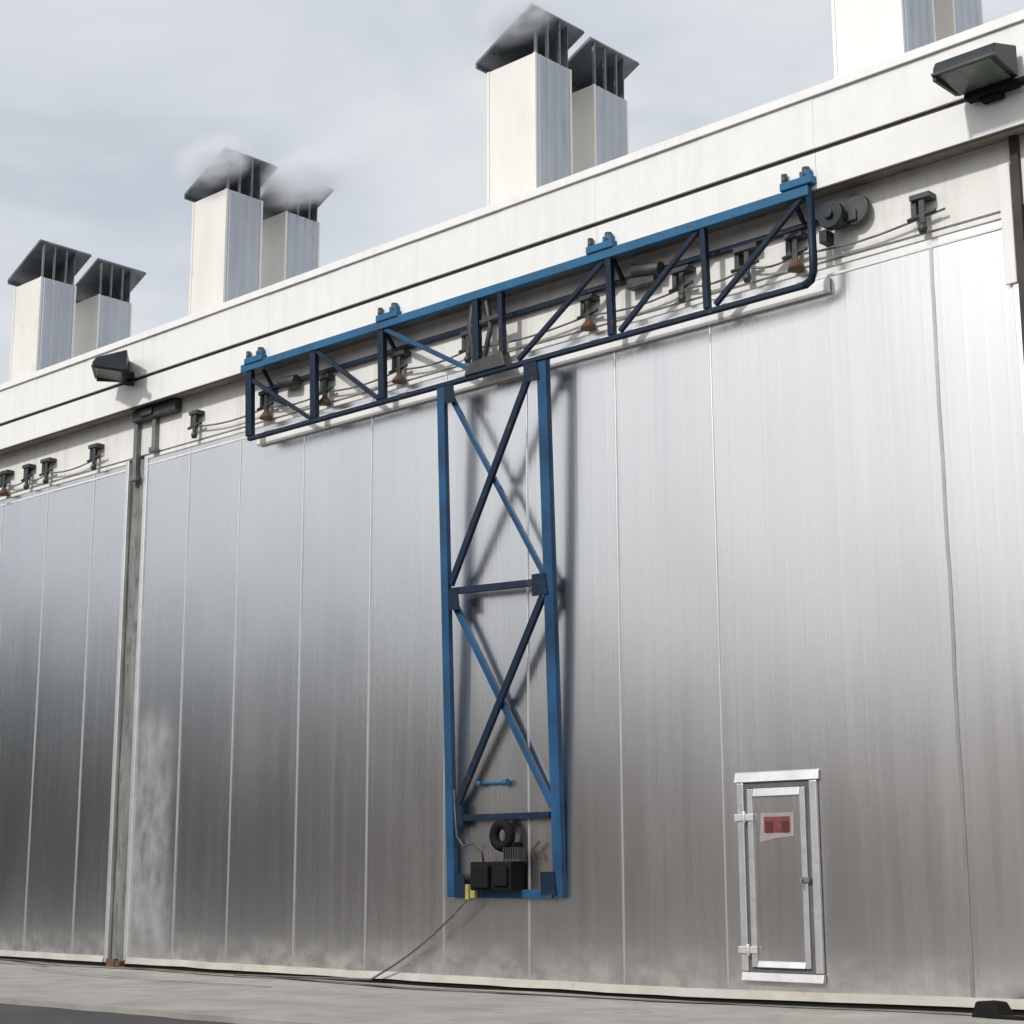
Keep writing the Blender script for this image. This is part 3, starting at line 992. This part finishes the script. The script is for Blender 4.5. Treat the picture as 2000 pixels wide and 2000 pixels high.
# ------------------------------------------------------------------ small things on the ground
f = MB()
pts = [(-7.97, 14.55, 0.0), (-7.66, 14.52, 0.0), (-7.62, 14.78, 0.0), (-7.95, 14.80, 0.0), (-7.93, 14.58, 0.15), (-7.72, 14.56, 0.17), (-7.69, 14.74, 0.15), (-7.91, 14.76, 0.13)]
f.hexa(pts)
f.box(-7.80, -7.40, 14.50, 14.56, 0.0, 0.045)
tag(f.build('wheel_stop', M['black'], None, 0.02), 'small black block lying on the concrete at the far right foot of the wall', 'wheel stop')

# ------------------------------------------------------------------ unseen bank and trees, added behind the camera to shape the metal's reflections
f = MB()
rows = []
for i in range(90):
    x = -190 + i * 3.0
    h = 4.6 + 1.2 * noise.noise((x * 0.05, 0, 2)) + 0.8 * noise.noise((x * 0.22, 0, 2)) + (1.8 if x > -62 else 0)
    rows.append([f.bm.verts.new(p) for p in ((x, -20, -0.06), (x, -22.5, h * 0.75), (x, -25, h), (x, -34, h * 0.6), (x, -39, -0.06))])
for A, B in zip(rows, rows[1:]):
    for k in range(4):
        q = f.bm.faces.new([A[k], B[k], B[k + 1], A[k + 1]])
        q.smooth = True
tag(f.build('reflection_bank', M['earth']), kind='structure')  # added out of view to tint the low reflections brown

f = MB()
rng = random.Random(3)
def skyline(az):  # treetop angles set by where the doors' reflection should turn dark
    ks = [(-40, 8.4), (26, 8.6), (35, 9.4), (45, 10.8), (60, 10.2), (90, 10.0)]
    for (p, q), (p2, q2) in zip(ks, ks[1:]):
        if p <= az <= p2:
            return q + (q2 - q) * (az - p) / (p2 - p)
    return 8.0
for i in range(340):
    az = -38 + 114 * rng.random()
    R0 = 58 + 24 * rng.random()
    x = -15 - R0 * sin(radians(az))
    y = 15 - R0 * cos(radians(az))
    h = (1.24 + R0 * math.tan(radians(skyline(az)))) * (0.80 + 0.26 * rng.random())
    R = h * (0.18 + 0.05 * rng.random())
    for k in range(7):
        zb = h * (0.08 + 0.13 * k)
        rr = R * (1.05 - k / 7.2)
        zt = zb + h * 0.22
        n = 9
        c = f.bm.verts.new((x, y, zt))
        ph = rng.random() * 6
        ring = []
        for j in range(2 * n):
            q = rr * (1.0 if j % 2 else 0.62) * (0.8 + 0.4 * rng.random())
            ring.append(f.bm.verts.new((x + q * cos(ph + pi * j / n), y + q * sin(ph + pi * j / n), zb - 0.25 * rng.random() * rr)))
        for j in range(2 * n):
            f.bm.faces.new([ring[j], ring[(j + 1) % (2 * n)], c])
tag(f.build('reflection_wood', M['conifer']), kind='stuff')  # added out of view to darken the reflections in the doors

# ------------------------------------------------------------------ steam drifting off two of the stacks
def steam(x, y, z, sx, sy, sz, dens):
    mt = bpy.data.materials.new('steam')
    mt.use_nodes = True
    t = mt.node_tree
    t.nodes.clear()
    o_ = N(t, "ShaderNodeOutputMaterial")
    pv = N(t, "ShaderNodeVolumePrincipled")
    pv.inputs['Color'].default_value = (0.90, 0.915, 0.95, 1)
    pv.inputs['Anisotropy'].default_value = 0.1
    c = N(t, "ShaderNodeTexCoord")
    ln = N(t, "ShaderNodeVectorMath", operation='LENGTH')
    t.links.new(c.outputs['Object'], ln.inputs[0])
    fall = N(t, "ShaderNodeMapRange", interpolation_type='SMOOTHSTEP')
    fall.inputs['From Min'].default_value = 1.0
    fall.inputs['From Max'].default_value = 0.25
    t.links.new(ln.outputs['Value'], fall.inputs['Value'])
    ns = noise_of(t, 2.4, 6, 0.6, (1, 1, 1.6), (x, y, 0))
    nm = ramp_of(t, ns, [(0.36, (0.04, 0.04, 0.04)), (0.66, (1, 1, 1))])
    d = math_of(t, 'MULTIPLY', math_of(t, 'MULTIPLY', fall.outputs[0], nm), dens)
    t.links.new(d, pv.inputs['Density'])
    t.links.new(pv.outputs[0], o_.inputs['Volume'])
    bm = bmesh.new()
    bmesh.ops.create_icosphere(bm, subdivisions=2, radius=1.05)
    me = bpy.data.meshes.new('steam')
    bm.to_mesh(me); bm.free()
    me.materials.append(mt)
    ob = bpy.data.objects.new('steam', me)
    COL.objects.link(ob)
    ob.location = (x, y, z)
    ob.scale = (sx, sy, sz)
    tag(ob, kind='stuff')
steam(-21.75, 16.05, 12.88, 1.0, 0.60, 0.48, 8.0)
steam(-21.15, 17.40, 12.78, 1.20, 0.65, 0.52, 9.0)
steam(-20.4, 17.60, 12.95, 1.6, 0.8, 0.55, 2.5)
steam(-14.95, 16.05, 12.98, 0.85, 0.55, 0.42, 7.0)
